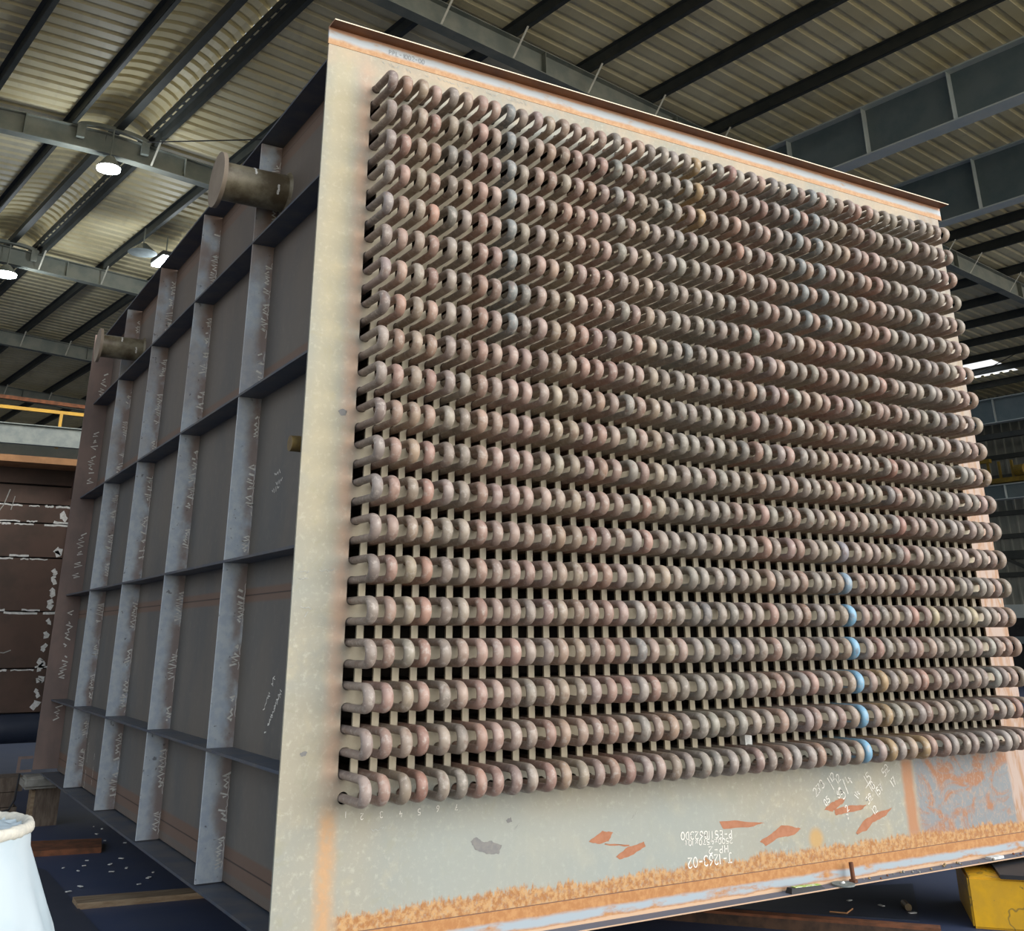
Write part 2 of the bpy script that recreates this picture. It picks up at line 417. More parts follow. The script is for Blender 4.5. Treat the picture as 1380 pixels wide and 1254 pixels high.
def tube_sheet():
    bm = bmesh.new()
    Y = 0.0; D = 0.012
    def ring(cx, z0, z1, x0, x1, hole):
        """rectangle (x0..x1, z0..z1) with a hole outline; outline points are matched to the rectangle"""
        k = len(hole); mx, mz = (x0 + x1) / 2, sum(p[1] for p in hole) / k
        out = []
        for (x, z) in hole:
            dx, dz = x - mx, z - mz
            tx = ((x1 - x0) / 2) / abs(dx) if abs(dx) > 1e-9 else 1e9
            tz = ((z1 - mz) / dz if dz > 1e-9 else ((z0 - mz) / dz if dz < -1e-9 else 1e9))
            t = min(tx, tz); out.append((mx + dx * t, mz + dz * t))
        a = [bm.verts.new((x, Y, z)) for x, z in hole]; b = [bm.verts.new((x, Y, z)) for x, z in out]
        c = [bm.verts.new((x, D, z)) for x, z in hole]
        for i in range(k):
            j = (i + 1) % k
            bm.faces.new((b[i], b[j], a[j], a[i])); bm.faces.new((a[i], a[j], c[j], c[i]))
        # corner fillers
        cor = [(x0, z0), (x1, z0), (x1, z1), (x0, z1)]
        for i in range(k):
            j = (i + 1) % k; p, q = out[i], out[j]
            if abs(p[0] - q[0]) > 1e-6 and abs(p[1] - q[1]) > 1e-6:
                for cc in cor:
                    if (abs(cc[0] - p[0]) < 1e-6 and abs(cc[1] - q[1]) < 1e-6) or (abs(cc[0] - q[0]) < 1e-6 and abs(cc[1] - p[1]) < 1e-6):
                        bm.faces.new((b[i], bm.verts.new((cc[0], Y, cc[1])), b[j]))
    for i in range(50):
        x0, x1 = i * S, (i + 1) * S; cx = (x0 + x1) / 2
        for g in range(1, 20):
            zc = (rowz(g) + rowz(g + 1)) / 2; r = 0.021; st = HL - r; hx = HW - r
            o = [(cx + sx * hx + r * math.cos(a), zc + sz * st + r * math.sin(a)) for sx, sz, a0 in ((1, 1, 0), (-1, 1, 90), (-1, -1, 180), (1, -1, 270)) for a in [math.radians(a0 + 22.5 * q) for q in range(5)]]
            ring(cx, rowz(g + 1), rowz(g), x0, x1, o)
        for zc, z0, z1 in ((rowz(1) + .0402, rowz(1), rowz(1) + .1), (rowz(20) - .0402, rowz(20) - .1, rowz(20))):
            o = [(cx + .0226 * math.cos(2 * PI * q / 16), zc + .0226 * math.sin(2 * PI * q / 16)) for q in range(16)]
            ring(cx, z0, z1, x0, x1, o)
    za, zb = rowz(20) - .1, rowz(1) + .1
    def quad(x0, x1, z0, z1):
        bm.faces.new([bm.verts.new(p) for p in ((x0, Y, z0), (x1, Y, z0), (x1, Y, z1), (x0, Y, z1))])
    quad(XL, 0, ZB, ZT); quad(50 * S, XR, ZB, ZT); quad(0, 50 * S, ZB, za); quad(0, 50 * S, zb, ZT)
    for x, s in ((XL, 1), (XR, -1)):
        bm.faces.new([bm.verts.new(p) for p in ((x, Y, ZB), (x, Y, ZT), (x, D, ZT), (x, D, ZB))])
    bmesh.ops.remove_doubles(bm, verts=bm.verts, dist=1e-5)
    bmesh.ops.recalc_face_normals(bm, faces=bm.faces)
    # back of the margins, so that the sheet is a solid plate where it overhangs the ribs
    box(bm, (XL + .0005, .0115, ZB), (0, D + .0005, ZT)); box(bm, (50 * S, .0115, ZB), (XR - .0005, D + .0005, ZT))
    return mesh('tube_sheet', bm, M['sheet'], CAS)
TS = tube_sheet()
NF = Vector((0, -1, 0))
bm = bmesh.new()
ux, uy = Vector((-1, 0, 0)), Vector((0, 0, -1))
def line(text, a, b, h, w=.0045):
    """upside-down chalk line from pixel a (its start, at the right) to b"""
    p, q = at(*a, 'Y', 0), at(*b, 'Y', 0); d = (q - p); L = d.length; d.normalize()
    up = Vector((d.z, 0, -d.x)); up = -up if up.z > 0 else up
    n = sum(.75 if c in '1.' else 1.12 for c in text)
    k = L / n
    # squeeze the cells to the length, keep the height
    x = 0
    for ch in text:
        for s in GL[ch]:
            stroke(bm, [p + d * (x + a_ * k) + up * (b_ * h / 1.5) for a_, b_ in s], w, NF)
        x += k * (.75 if ch in '1.' else 1.12)
line('J-1263-02', (986, 1148), (925, 1156), .041, .0055)
line('HP-2', (981, 1138), (953, 1140.5), .030, .005)
line('2500x4570x10t', (987, 1128.5), (921, 1132), .022, .004)
line('P-ES118623DO'.replace('O', '0'), (986, 1118), (916, 1121), .031, .005)
mesh('chalk_lettering', bm, M['chalk'], TS)
bm = bmesh.new()                                                    # column tally under the lowest row
for ch, (u, v) in zip('1234567', ((464, 1093), (486, 1095), (512, 1093), (538, 1092), (563, 1089), (588, 1085), (613, 1083))):
    p = at(u + 4, v, 'Y', 0)
    write(bm, ch, p, Vector((-1, 0, 0)), Vector((0, 0, -1)), NF, .022, .003)
mesh('chalk_marking', bm, M['chalk'], TS)
bm = bmesh.new()                                                    # slanting sums near the sheet joint
for text, u, v, ang, h in (('273', 1100, 1074, 35, .04), ('-', 1106, 1082, 35, .08), ('112', 1118, 1058, 35, .035), ('1 12', 1122, 1065, 35, .035), ('85', 1113, 1086, 35, .03), ('63', 1130, 1076, 35, .035), ('3/4', 1137, 1078, 45, .055), ('14', 1156, 1078, 55, .035),
                           ('15', 1168, 1058, 35, .045), ('18', 1174, 1068, 35, .04), ('-', 1172, 1074, 35, .1), ('157', 1182, 1074, 35, .035), ('52', 1170, 1084, 35, .035), ('-', 1174, 1094, 35, .11), ('12', 1178, 1099, 35, .035), ('52', 1192, 1047, 35, .04), ('-', 1197, 1057, 35, .12), ('17', 1203, 1062, 35, .04), ('2', 1142, 1094, 35, .03), ('7', 1142, 1104, 20, .025)):
    p = at(u, v, 'Y', 0); a = math.radians(ang)
    d = Vector((math.cos(a), 0, math.sin(a))); up = Vector((-math.sin(a), 0, math.cos(a)))
    mesh('chalk_number', write(bmesh.new(), text, p, d, up, NF, h, .005), M['chalk'], TS)
bm.free()
bm = bmesh.new()
for a, b, am in (((515, 85), (540, 92), .014), ((548, 95), (580, 104), .012), ((590, 107), (640, 121), .013), ((655, 125), (710, 140), .014)):
    p, q = at(*a, 'Y', 0), at(*b, 'Y', 0); d = (q - p).normalized()
    scrawl(bm, p, d, Vector((0, 0, 1)), NF, (q - p).length, am, .004, .010)
for u, v, L, a in ((404, 770, .05, 0), (403, 780, .07, 8), (405, 818, .05, -5), (410, 832, .035, 60), (430, 768, .09, 4), (500, 1119, .12, 5), (690, 1120, .05, 30), (850, 1105, .06, 40)):
    p = at(u, v, 'Y', 0); d = Vector((math.cos(math.radians(a)), 0, math.sin(math.radians(a))))
    scrawl(bm, p, d, Vector((0, 0, 1)), NF, L, .006, .0035, .012)
mesh('chalk_marking', bm, M['faint'], TS)
# flaked rust patches and grey oil marks
def blot(mat, name, pix):
    """flat flaked patch with a ragged rounded outline"""
    q = [at(u, v, 'Y', 0) + NF * .0008 for u, v in pix]; k = len(q); pts = []
    for i in range(k):
        a, b = q[i], q[(i + 1) % k]
        for t in (0, .2, .4, .6, .8):
            pts.append(a.lerp(b, t) + Vector((random.uniform(-.0022, .0022), 0, random.uniform(-.0022, .0022))))
    bm = bmesh.new(); bm.faces.new([bm.verts.new(p) for p in pts]); bmesh.ops.triangulate(bm, faces=bm.faces, ngon_method='EAR_CLIP')
    for f in bm.faces:
        f.normal_update()
        if f.normal.y > 0: f.normal_flip()
    return mesh(name, bm, mat, TS)
for pix in ([(793, 1134), (812, 1119), (826, 1121), (820, 1133), (808, 1137)], [(830, 1154), (846, 1141), (858, 1138), (868, 1134), (870, 1140), (850, 1153), (836, 1158)], [(815, 1136), (848, 1138), (848, 1140), (815, 1138)],
            [(969, 1107), (995, 1105), (1018, 1108), (1030, 1108), (1016, 1113), (975, 1117)], [(1024, 1133), (1040, 1123), (1052, 1112), (1064, 1112), (1079, 1116), (1070, 1125), (1050, 1128), (1032, 1139)],
            [(1110, 1091), (1118, 1083), (1128, 1077), (1140, 1074), (1136, 1082), (1128, 1088), (1122, 1093)], [(1124, 1090), (1145, 1085), (1168, 1084), (1160, 1091), (1136, 1096), (1126, 1098)], [(1153, 1122), (1163, 1106), (1178, 1096), (1202, 1088), (1192, 1100), (1176, 1108), (1168, 1118), (1156, 1124)]):
    blot(M['stain'], 'rust_patch', pix)
for pix in ([(634, 1133), (642, 1127), (650, 1134), (662, 1133), (676, 1138), (672, 1150), (656, 1150), (640, 1144)], [(404, 1015), (410, 1012), (414, 1013), (411, 1018), (405, 1019)], [(682, 1104), (688, 1101), (690, 1107), (684, 1109)], [(456, 553), (461, 550), (467, 553), (466, 559), (459, 560)]):
    blot(M['darkstain'], 'oil_mark', pix)
# edge angles of the tube sheet
top = mesh('top_angle', bx((XL - .004, -.002, ZT), (XR + .037, .010, 4.41), (XL - .004, -.078, 4.41), (XR + .037, .012, 4.416)), M['ang_hi'], CAS)
bm = bmesh.new()
write(bm, 'PPL-1002-00', Vector((.10, -.002, 4.353)), Vector((1, 0, 0)), Vector((0, 0, 1)), NF, .026, .0035)
mesh('stamped_lettering', bm, M['stamp'], top)
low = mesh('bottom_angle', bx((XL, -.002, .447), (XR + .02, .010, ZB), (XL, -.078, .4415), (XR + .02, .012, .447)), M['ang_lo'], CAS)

# side panel, stiffeners, ribs
mesh('side_panel', bx((XP, .012, .56), (XP + .012, DEEP, 4.21)), M['panel'], CAS)
for z in STZ: mesh('stiffener', bx((XL, .013, z - .006), (XP, DEEP, z + .006)), M['stiff'], CAS)
mesh('side_top_flange', bx((XL - .002, .013, 4.222), (XP + .02, DEEP, 4.234)), M['stiff'], CAS)
mesh('side_bottom_flange', bx((XL - .002, .013, .538), (XP + .02, DEEP, .55)), M['stiff'], CAS)
edges = [.55] + STZ + [4.222]
for k, y in enumerate(RIBY):
    rb = mesh('rib', bx(*[c for a, b in zip(edges, edges[1:]) for c in ((XL + .004, y, a + .006), (XP, y + .012, b - .006))]), M['rib'], CAS)
    bm = bmesh.new(); n = Vector((0, -1, 0))
    for a, b in zip(edges, edges[1:]):
        z = b - .10
        while z > a + .09:
            L = random.uniform(.08, .22); L = min(L, z - a - .04)
            if L > .03: scrawl(bm, Vector((XP - .022, y, z)), Vector((0, 0, -1)), Vector((1, 0, 0)), n, L, random.uniform(.018, .034), .010, .010)
            scrawl(bm, Vector((XP - .006, y, z)), Vector((0, 0, -1)), Vector((1, 0, 0)), n, L * 1.2, .004, .003, .02)
            z -= L + random.uniform(.03, .15)
    mesh('chalk_marking', bm, M['chalk'], rb)
ep = mesh('end_plate', bx((-.288, DEEP, .575), (XR, DEEP + .014, 4.26)), M['endplate'], CAS)
bm = bmesh.new(); n = Vector((0, -1, 0))
for z, L in ((3.9, .3), (3.35, .35), (2.98, .12), (2.45, .2), (2.2, .25), (1.8, .3), (1.45, .2), (1.05, .12)):
    scrawl(bm, Vector((-.155, DEEP, z)), Vector((-.05, 0, -1)).normalized(), Vector((1, 0, 0)), n, L, .034, .011, .016)
mesh('chalk_marking', bm, M['chalk'], ep)
bm = bmesh.new(); n = Vector((-1, 0, 0))
for (u, v), d, L in (((357, 990), (.7, .75), .22), ((362, 978), (.7, .75), .2), ((366, 965), (.7, .75), .16), ((355, 958), (.6, .7), .2), ((362, 940), (.5, .8), .12), ((372, 650), (1, 0), .1), ((370, 640), (1, .1), .1), ((367, 662), (1, .1), .11), ((128, 1015), (.1, -1), .2), ((120, 1000), (.1, -1), .3)):
    p = at(u, v, 'X', XP); dd = Vector((0, -d[0], d[1])).normalized()
    scrawl(bm, p, dd, Vector((0, dd.z, -dd.y)), n, L, .014, .005, .014)
mesh('chalk_marking', bm, M['chalk'], CAS)
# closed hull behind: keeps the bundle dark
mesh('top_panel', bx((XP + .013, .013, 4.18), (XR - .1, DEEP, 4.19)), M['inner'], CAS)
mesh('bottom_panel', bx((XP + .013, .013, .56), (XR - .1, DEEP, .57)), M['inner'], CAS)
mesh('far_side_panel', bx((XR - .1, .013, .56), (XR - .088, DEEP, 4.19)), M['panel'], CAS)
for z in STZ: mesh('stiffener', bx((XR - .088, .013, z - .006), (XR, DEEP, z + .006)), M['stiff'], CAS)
mesh('slot_dark_backing', bx((XP + .02, .9, .58), (XR - .11, .912, 4.17)), M['inner'], CAS)  # added dark sheet so the slots show darkness behind

def nozzle(y, z, r, rd, xo):
    o = mesh('nozzle', cyl((XP + .004, y, z), (xo, y, z), r, 36), M['nozzle'], CAS, True, 40)
    bm = cyl((XP + .002, y, z), (XP - .014, y, z), r + .022, 36, r + .004)
    mesh('weld_collar', bm, M['nozzle'], o, True, 40)
    bm = cyl((xo, y, z), (xo - .022, y, z), rd, 44)
    mesh('cover_disc', bm, M['disc'], o, True, 40)
    bm = bmesh.new()
    for a0, a1, xx in ((110, 150, .55), (60, 95, .2)):
        pts = [Vector((XP + (xo - XP) * xx + random.uniform(-.004, .004), y - math.cos(math.radians(a)) * r * 1.004, z + math.sin(math.radians(a)) * r * 1.004)) for a in range(a0 - 90, a1 - 90, 6)]
        for p, q in zip(pts, pts[1:]):
            nn = Vector((0, p.y - y, p.z - z)).normalized(); stroke(bm, [p, q], .012, nn)
    mesh('chalk_marking', bm, M['chalk'], o)
nozzle(.90, 3.875, .105, .153, -.462)
nozzle(4.443, 3.81, .092, .138, -.432)
mesh('pipe_stub', cyl((XP, .125, 2.363), (-.232, .125, 2.363), .036, 24, .034), M['stub'], CAS, True, 40)

# ================================================================== the tube columns
def bend_mesh():
    c = .0402; pts = []; sc = []
    ys = -(.225 - .0145 - c)
    for y in (.40, .05, -.02, -.07, -.12): pts.append((y, c)); sc.append(0)
    for k in range(15):
        a = PI * k / 14; pts.append((ys - c * math.sin(a), c * math.cos(a))); sc.append(math.sin(a))
    for y in (-.12, -.07, -.02, .05, .40): pts.append((y, -c)); sc.append(0)
    bm = bmesh.new(); rings = []; seg = 16
    for i, (y, z) in enumerate(pts):
        a, b = pts[max(i - 1, 0)], pts[min(i + 1, len(pts) - 1)]
        d = Vector((0, b[0] - a[0], b[1] - a[1])).normalized(); nrm = Vector((0, -d.z, d.y))
        rx, rn = .0212 + .0036 * sc[i], .0156
        rings.append([bm.verts.new(Vector((0, y, z)) + Vector((1, 0, 0)) * rx * math.cos(2 * PI * k / seg) + nrm * rn * math.sin(2 * PI * k / seg)) for k in range(seg)])
    for a, b in zip(rings, rings[1:]):
        for k in range(seg): bm.faces.new((a[k], a[(k + 1) % seg], b[(k + 1) % seg], b[k]))
    bm.faces.new(rings[0]); bm.faces.new(rings[-1][::-1])
    bmesh.ops.recalc_face_normals(bm, faces=bm.faces)
    me = bpy.data.meshes.new('return_bend'); bm.to_mesh(me); bm.free()
    me.polygons.foreach_set('use_smooth', [True] * len(me.polygons)); me.materials.append(M['tube'])
    return me
BEND = bend_mesh()
PROT = [.228, .218, .225, .205, .227, .22, .231, .22, .227, .214, .229, .218, .226, .221, .22, .218, .236, .218, .227, .218, .233, .217, .229, .221, .225, .225, .238, .216, .236, .217, .233, .22, .23, .212, .228, .228, .219, .215, .232, .211, .228, .213, .226, .213, .233, .216, .24, .227, .226, .226]
PAL = [('pinkish brown', (156, 124, 112)), ('grey brown', (142, 126, 114)), ('dull grey', (140, 132, 122)), ('reddish brown', (160, 118, 102)), ('tan brown', (152, 130, 108)), ('mauve grey', (140, 122, 116))]
ONES = ['first', 'second', 'third', 'fourth', 'fifth', 'sixth', 'seventh', 'eighth', 'ninth', 'tenth', 'eleventh', 'twelfth', 'thirteenth', 'fourteenth', 'fifteenth', 'sixteenth', 'seventeenth', 'eighteenth', 'nineteenth']
def ordinal(n):
    if n < 20: return ONES[n - 1]
    if n % 10 == 0: return {2: 'twentieth', 3: 'thirtieth', 4: 'fortieth', 5: 'fiftieth'}[n // 10]
    return {2: 'twenty', 3: 'thirty', 4: 'forty'}[n // 10] + '-' + ONES[n % 10 - 1]
SPECIAL = {34: 'column of U-bends painted light blue low down', 9: 'column of U-bends blue-grey in its upper rows', 36: 'column of U-bends with ochre lower rows', 24: 'column of U-bends with ochre top rows'}
for i in range(50):
    pn, base = PAL[random.choice((0, 0, 1, 1, 2, 3, 4, 5))]
    x = (i + .5) * S
    if i + 1 in SPECIAL: lab = f'{ordinal(i + 1)} {SPECIAL[i + 1]}, counted from the ribbed side'
    elif i == 0: lab = 'first column of steel U-bends, the one nearest the ribbed side of the casing'
    elif i == 49: lab = 'fiftieth and last column of steel U-bends, farthest from the ribbed side'
    else: lab = f'{ordinal(i + 1)} column of rusty steel U-bends counted from the ribbed side of the casing'
    T = thing('serpentine_tube', lab, 'tube', (x, 0, rowz(20) - .0402), 'serpentine tubes in the slots of the tube sheet')
    dy = -(PROT[i] - .225)
    for r in range(1, 21):
        o = bpy.data.objects.new('return_bend', BEND); COL.objects.link(o); o.parent = T
        o.location = (0, dy + random.uniform(-.003, .003), rowz(r) - T.location.z)
        c = [v + random.uniform(-4, 4) for v in base]
        g = random.uniform(-9, 9); c = [v + g for v in c]
        q = random.random()
        if q < .12: c = [c[0] + 10, c[1] - 5, c[2] - 7]
        elif q < .2: c = [c[0] - 14, c[1] - 4, c[2] + 2]
        k = i + 1
        if k == 34 and r >= 13: 
            f = min(1, (r - 12) / 4); c = [c[j] * (1 - f) + (112, 158, 188)[j] * f for j in range(3)]
        if k == 9 and r <= 8: c = [112, 124, 130]
        if k in (33, 35) and r <= 6: c = [116, 128, 134]
        if (k == 36 and r >= 18) or (k == 24 and r <= 3) or (k == 39 and r == 20): c = [176, 136, 78]
        if k in (42, 46) and r == 16: c = [170, 154, 108]
        if k in (9, 10) and 9 <= r <= 13: c = [166, 130, 120]
        m_ = sum(c) / 3; k_ = 1.0 if (k == 34 and r >= 13) else .50; c = [m_ + (v - m_) * k_ + 3 + (3, 0, -4)[j] for j, v in enumerate(c)]
        o.color = lin([max(0, v) / 255 for v in c]) + (1,)

# small things on and in the casing
p = at(1005, 996, 'Y', -.03)
single('paper_tag', bx((p.x - .022, -.05, p.z - .022), (p.x + .022, -.012, p.z + .024)), M['paper'], 'small white paper tag wedged between the two lowest tube rows', 'tag')
ZF = .4472
def ring_disc(c, r, h, hole, mat):
    bm = bmesh.new(); k = 36; R = []
    for rr, z in ((hole, 0), (hole, h), (r * .3, h), (r * .34, h * .8), (r, h), (r, 0)):
        R.append([bm.verts.new((c[0] + rr * math.cos(2 * PI * j / k), c[1] + rr * math.sin(2 * PI * j / k), c[2] + z)) for j in range(k)])
    for a, b in zip(R, R[1:] + R[:1]):
        for j in range(k): bm.faces.new((a[j], a[(j + 1) % k], b[(j + 1) % k], b[j]))
    bmesh.ops.recalc_face_normals(bm, faces=bm.faces); return bm
# the disc rests on the flange
gd = thing('grinding_disc', 'round grey grinding disc lying on the bottom flange beside an upright bolt', 'grinding disc', (2.645, -.061, ZF))
mesh('abrasive_disc', ring_disc((2.645, -.061, ZF + .0003), .055, .007, .012, M['abrasive']), M['abrasive'], gd, True, 30)
mesh('centre_bush', cyl((2.645, -.061, ZF + .002), (2.645, -.055, ZF + .010), .012, 20), M['paper'], gd)
pin = thing('steel_bolt', 'short rusty steel bolt standing upright on the bottom flange by the grinding disc', 'bolt', (2.735, -.045, ZF))
mesh('shank', cyl((2.735, -.045, ZF + .012), (2.732, -.043, ZF + .085), .011, 18), M['rust'], pin, True, 40)
mesh('head', cyl((2.735, -.045, ZF), (2.735, -.045, ZF + .012), .021, 6), M['rust'], pin)
pk = thing('electrode_packet', 'black packet with lime green label lying on the bottom flange', 'packet', (2.39, -.045, ZF))
bm = bmesh.new(); hexa(bm, [Vector(v) for v in ((2.29, -.072, ZF), (2.29, -.03, ZF), (2.30, -.034, ZF + .022), (2.30, -.066, ZF + .022), (2.52, -.062, ZF), (2.52, -.022, ZF), (2.50, -.028, ZF + .014), (2.50, -.056, ZF + .014))])
mesh('packet_body', bm, M['darksteel'], pk)
bm = bmesh.new(); hexa(bm, [Vector(v) for v in ((2.325, -.064, ZF + .021), (2.325, -.036, ZF + .021), (2.325, -.036, ZF + .0235), (2.325, -.064, ZF + .0235), (2.50, -.056, ZF + .0145), (2.50, -.029, ZF + .0145), (2.50, -.029, ZF + .0165), (2.50, -.056, ZF + .0165))])
mesh('label', bm, M['packet'], pk)
single('paper_scrap', bx((3.78, -.06, ZF), (3.89, -.025, ZF + .012)), M['paper'], 'white paper scrap on the bottom flange above the yellow stand', 'scrap')
bm = ring_disc((4.19, -.045, ZF), .03, .022, .014, None)
single('hex_nut', bm, M['brass'], 'dull brass coloured nut at the far end of the bottom flange', 'nut')
for k in range(26):
    x = random.uniform(2.8, 4.1); y = random.uniform(-.07, -.008); r = random.uniform(.003, .009)
    bm = bmesh.new(); bmesh.ops.create_icosphere(bm, subdivisions=1, radius=r, matrix=Matrix.Translation((x, y, ZF + r * .5)))
    single('slag_crumb', bm, random.choice((M['stone'], M['brass'], M['rust'])), 'crumb of weld slag lying on the bottom flange near the paper scrap', 'slag', 'slag crumbs on the bottom flange')

# ================================================================== supports and floor
P0 = Vector((3.52, -.09, 0)); dd = Vector((.68, -.73, 0)).normalized(); de = Vector((-dd.y, dd.x, 0))
ys = thing('yellow_stand', 'yellow painted steel stand with chipped paint carrying the tube sheet corner', 'stand', (3.8, 0, FL))
def block(p0, a, b, z0, z1):
    q = [p0, p0 + dd * a, p0 + dd * a + de * b, p0 + de * b]
    bm = bmesh.new(); hexa(bm, [Vector((v.x, v.y, z0)) for v in q] + [Vector((v.x, v.y, z1)) for v in q]); return bm
bm = block(P0, .95, .62, FL, .402); bmesh.ops.bevel(bm, geom=bm.edges[:], offset=.01, segments=2, affect='EDGES')
mesh('stand_body', bm, M['ystand'], ys, True, 35)
mesh('stand_top', block(P0 + dd * .16 - de * .02, .95, .72, .403, .422), M['darksteel'], ys)
mesh('gusset', block(P0 + dd * .30 - de * .012, .05, .02, FL, .400), M['ystand'], ys)
single('packing_plate', bx((3.86, .02, .423), (4.25, .3, .436)), M['darksteel'], 'dark packing plate between the yellow stand and the casing', 'plate')

sp = thing('support_post', 'brown timber and steel support post under the far end of the ribbed side', 'support post', (-.14, 5.8, FL))
mesh('post', bx((-.25, 5.72, FL), (-.06, 5.95, .44)), M['oldwood'], sp)
mesh('edge_strip', bx((-.275, 5.73, FL), (-.25, 5.90, .43)), M['timber'], sp)
bm = bx((-.36, 5.66, .445), (-.08, 5.92, .535)); bmesh.ops.bevel(bm, geom=bm.edges[:], offset=.022, segments=3, affect='EDGES')
single('packing_block', bm, M['stone'], 'pale worn packing block on top of the support post', 'block', smooth=True, sharp=40)
lg = thing('lifting_lug', 'rusty looped steel lug beside the foot of the end plate', 'lug', (-.36, 5.86, .55))
mesh('lug_frame', bx((-.40, 5.85, .553), (-.288, 5.87, .572), (-.40, 5.85, .652), (-.288, 5.87, .672), (-.40, 5.85, .572), (-.378, 5.87, .652)), M['endplate'], lg)
bm = bmesh.new(); tube(bm, [(-.375, 5.83, .55), (-.38, 5.83, .45), (-.385, 5.83, .36), (-.42, 5.83, .29), (-.55, 5.83, .265)], .008, 8)
mesh('sling', bm, M['darksteel'], lg, True)
bm = bmesh.new()
for k in range(3): box(bm, (-1.9, 6.05, FL + k * .11), (-.36 - .03 * k, 6.35, FL + k * .11 + .1))
for k, (z0, z1, xr) in enumerate(((FL, .28, -.33), (.285, .39, -.36), (.395, .50, -.31))):
    single('timber_sleeper', bx((-1.9, 6.05, z0), (xr, 6.35, z1)), M['oldwood'], ('dark timber sleeper at the bottom of the stack behind the post', 'dark timber sleeper in the middle of the stack behind the post', 'dark timber sleeper topmost of the stack behind the post')[k], 'timber', 'sleepers stacked behind the post')
bm.free()

tag(mesh('floor', bx((-30, -1.6, FL - .3), (60, 60, FL)), M['floor']), kind='structure')
tag(mesh('floor_unseen_dark', bx((-40, -8, FL - .32), (60, -1.6, FL - .02)), M['darkground']), kind='structure')  # added unseen dark strip, keeps bounce off the tube undersides
tag(mesh('floor_unseen_bounce', bx((-60, -80, FL - .32), (80, -8, FL - .03)), M['bounceground']), kind='structure')  # added unseen bright ground, bounces light up to the roof
# dark steel sheets and battens lying about under the casing
def slab(name, pix, z0, z1, mat, label, cat, group=None):
    p = [at(u, v, 'Z', z1) for u, v in pix]
    bm = bmesh.new(); hexa(bm, [Vector((q.x, q.y, z0)) for q in p] + [Vector((q.x, q.y, z1)) for q in p])
    return single(name, bm, mat, label, cat, group)
slab('timber_batten', [(98, 1208), (330, 1190), (330, 1197), (105, 1217)], FL, FL + .03, M['timber'], 'pale timber batten on the floor nearest the white wrapped drum', 'batten')
slab('timber_batten', [(40, 1133), (137, 1129), (137, 1141), (40, 1147)], FL, FL + .035, M['rust'], 'brown batten on the floor farther back towards the support post', 'batten')
slab('steel_sheet', [(-60, 1135), (62, 1172), (200, 1330), (0, 1400)], FL, FL + .006, M['plate'], 'blue black steel sheet on the floor beside the white wrapped drum', 'sheet')
slab('steel_sheet', [(860, 1215), (1120, 1195), (1230, 1190), (1240, 1240)], FL, FL + .005, M['plate'], 'dark steel sheet under the tube sheet by the yellow stand', 'sheet')
rb = thing('rusty_channel', 'long rusty steel channel lying on the floor under the bottom flange', 'channel', (2.6, .7, FL))
p, q = at(700, 1206, 'Z', FL + .06), at(1268, 1251, 'Z', FL + .06)
d = (q - p).normalized(); nn = Vector((-d.y, d.x, 0))
bm = bmesh.new(); hexa(bm, [p - nn * .0 + Vector((0, 0, -.012)), q + Vector((0, 0, -.012)), q, p, p + nn * .07 + Vector((0, 0, -.012)), q + nn * .07 + Vector((0, 0, -.012)), q + nn * .07, p + nn * .07])
mesh('top_leaf', bm, M['rust'], rb)
bm = bmesh.new(); hexa(bm, [p + Vector((0, 0, -.06)), q + Vector((0, 0, -.06)), q + Vector((0, 0, -.012)), p + Vector((0, 0, -.012)), p + nn * .012 + Vector((0, 0, -.06)), q + nn * .012 + Vector((0, 0, -.06)), q + nn * .012 + Vector((0, 0, -.012)), p + nn * .012 + Vector((0, 0, -.012))])
mesh('web_plate', bm, plain('grimy_rust', rgb(92, 70, 56), rgb(60, 50, 44), 9, .8), rb)
c = at(1222, 1221, 'Z', FL + .02)
bm = bmesh.new(); tube(bm, [c + Vector((.02, -.03, 0)), c + Vector((.06, .06, 0))], .018, 14, False)
bm2 = bmesh.new()
single('pipe_offcut', cyl(c + Vector((-.01, -.02, 0)), c + Vector((.05, .06, 0)), .018, 16), M['brass'], 'short hollow pipe offcut on the dark sheet near the yellow stand', 'pipe'); bm.free(); bm2.free()
p = [at(u, v, 'Z', FL + .008) for u, v in ((1118, 1228), (1141, 1230), (1149, 1224))]
bm = bmesh.new(); tube(bm, p, .004, 6)
single('bent_wire', bm, M['ledge'], 'thin bent tan wire on the dark sheet below the grinding disc', 'wire')
chips = [(126, 1115), (141, 1134), (168, 1137), (105, 1175), (148, 1166), (113, 1168), (170, 1171), (85, 1171), (187, 1193), (92, 1203), (206, 1177), (163, 1158), (117, 1161), (200, 1184), (108, 1196), (150, 1176), (130, 1125), (137, 1118), (1135, 1255), (1188, 1222), (1230, 1232), (1160, 1243), (1145, 1215)]
for u, v in chips:
    p = at(u, v, 'Z', FL); k = random.uniform(.006, .018) * (1.3 if v > 1160 else 1)
    bm = bmesh.new(); a = random.uniform(0, 3)
    bar(bm, p + Vector((math.cos(a), math.sin(a), 0)) * k + Vector((0, 0, .009)), p - Vector((math.cos(a), math.sin(a), 0)) * k + Vector((0, 0, .009)), k * .9, .004)
    near = u > 600
    single('paint_chip', bm, M['white'], 'tiny white chip on the dark floor under the tube sheet' if near else 'tiny white chip on the dark floor beside the ribbed side', 'chip', 'white chips by the yellow stand' if near else 'white chips beside the ribbed side')

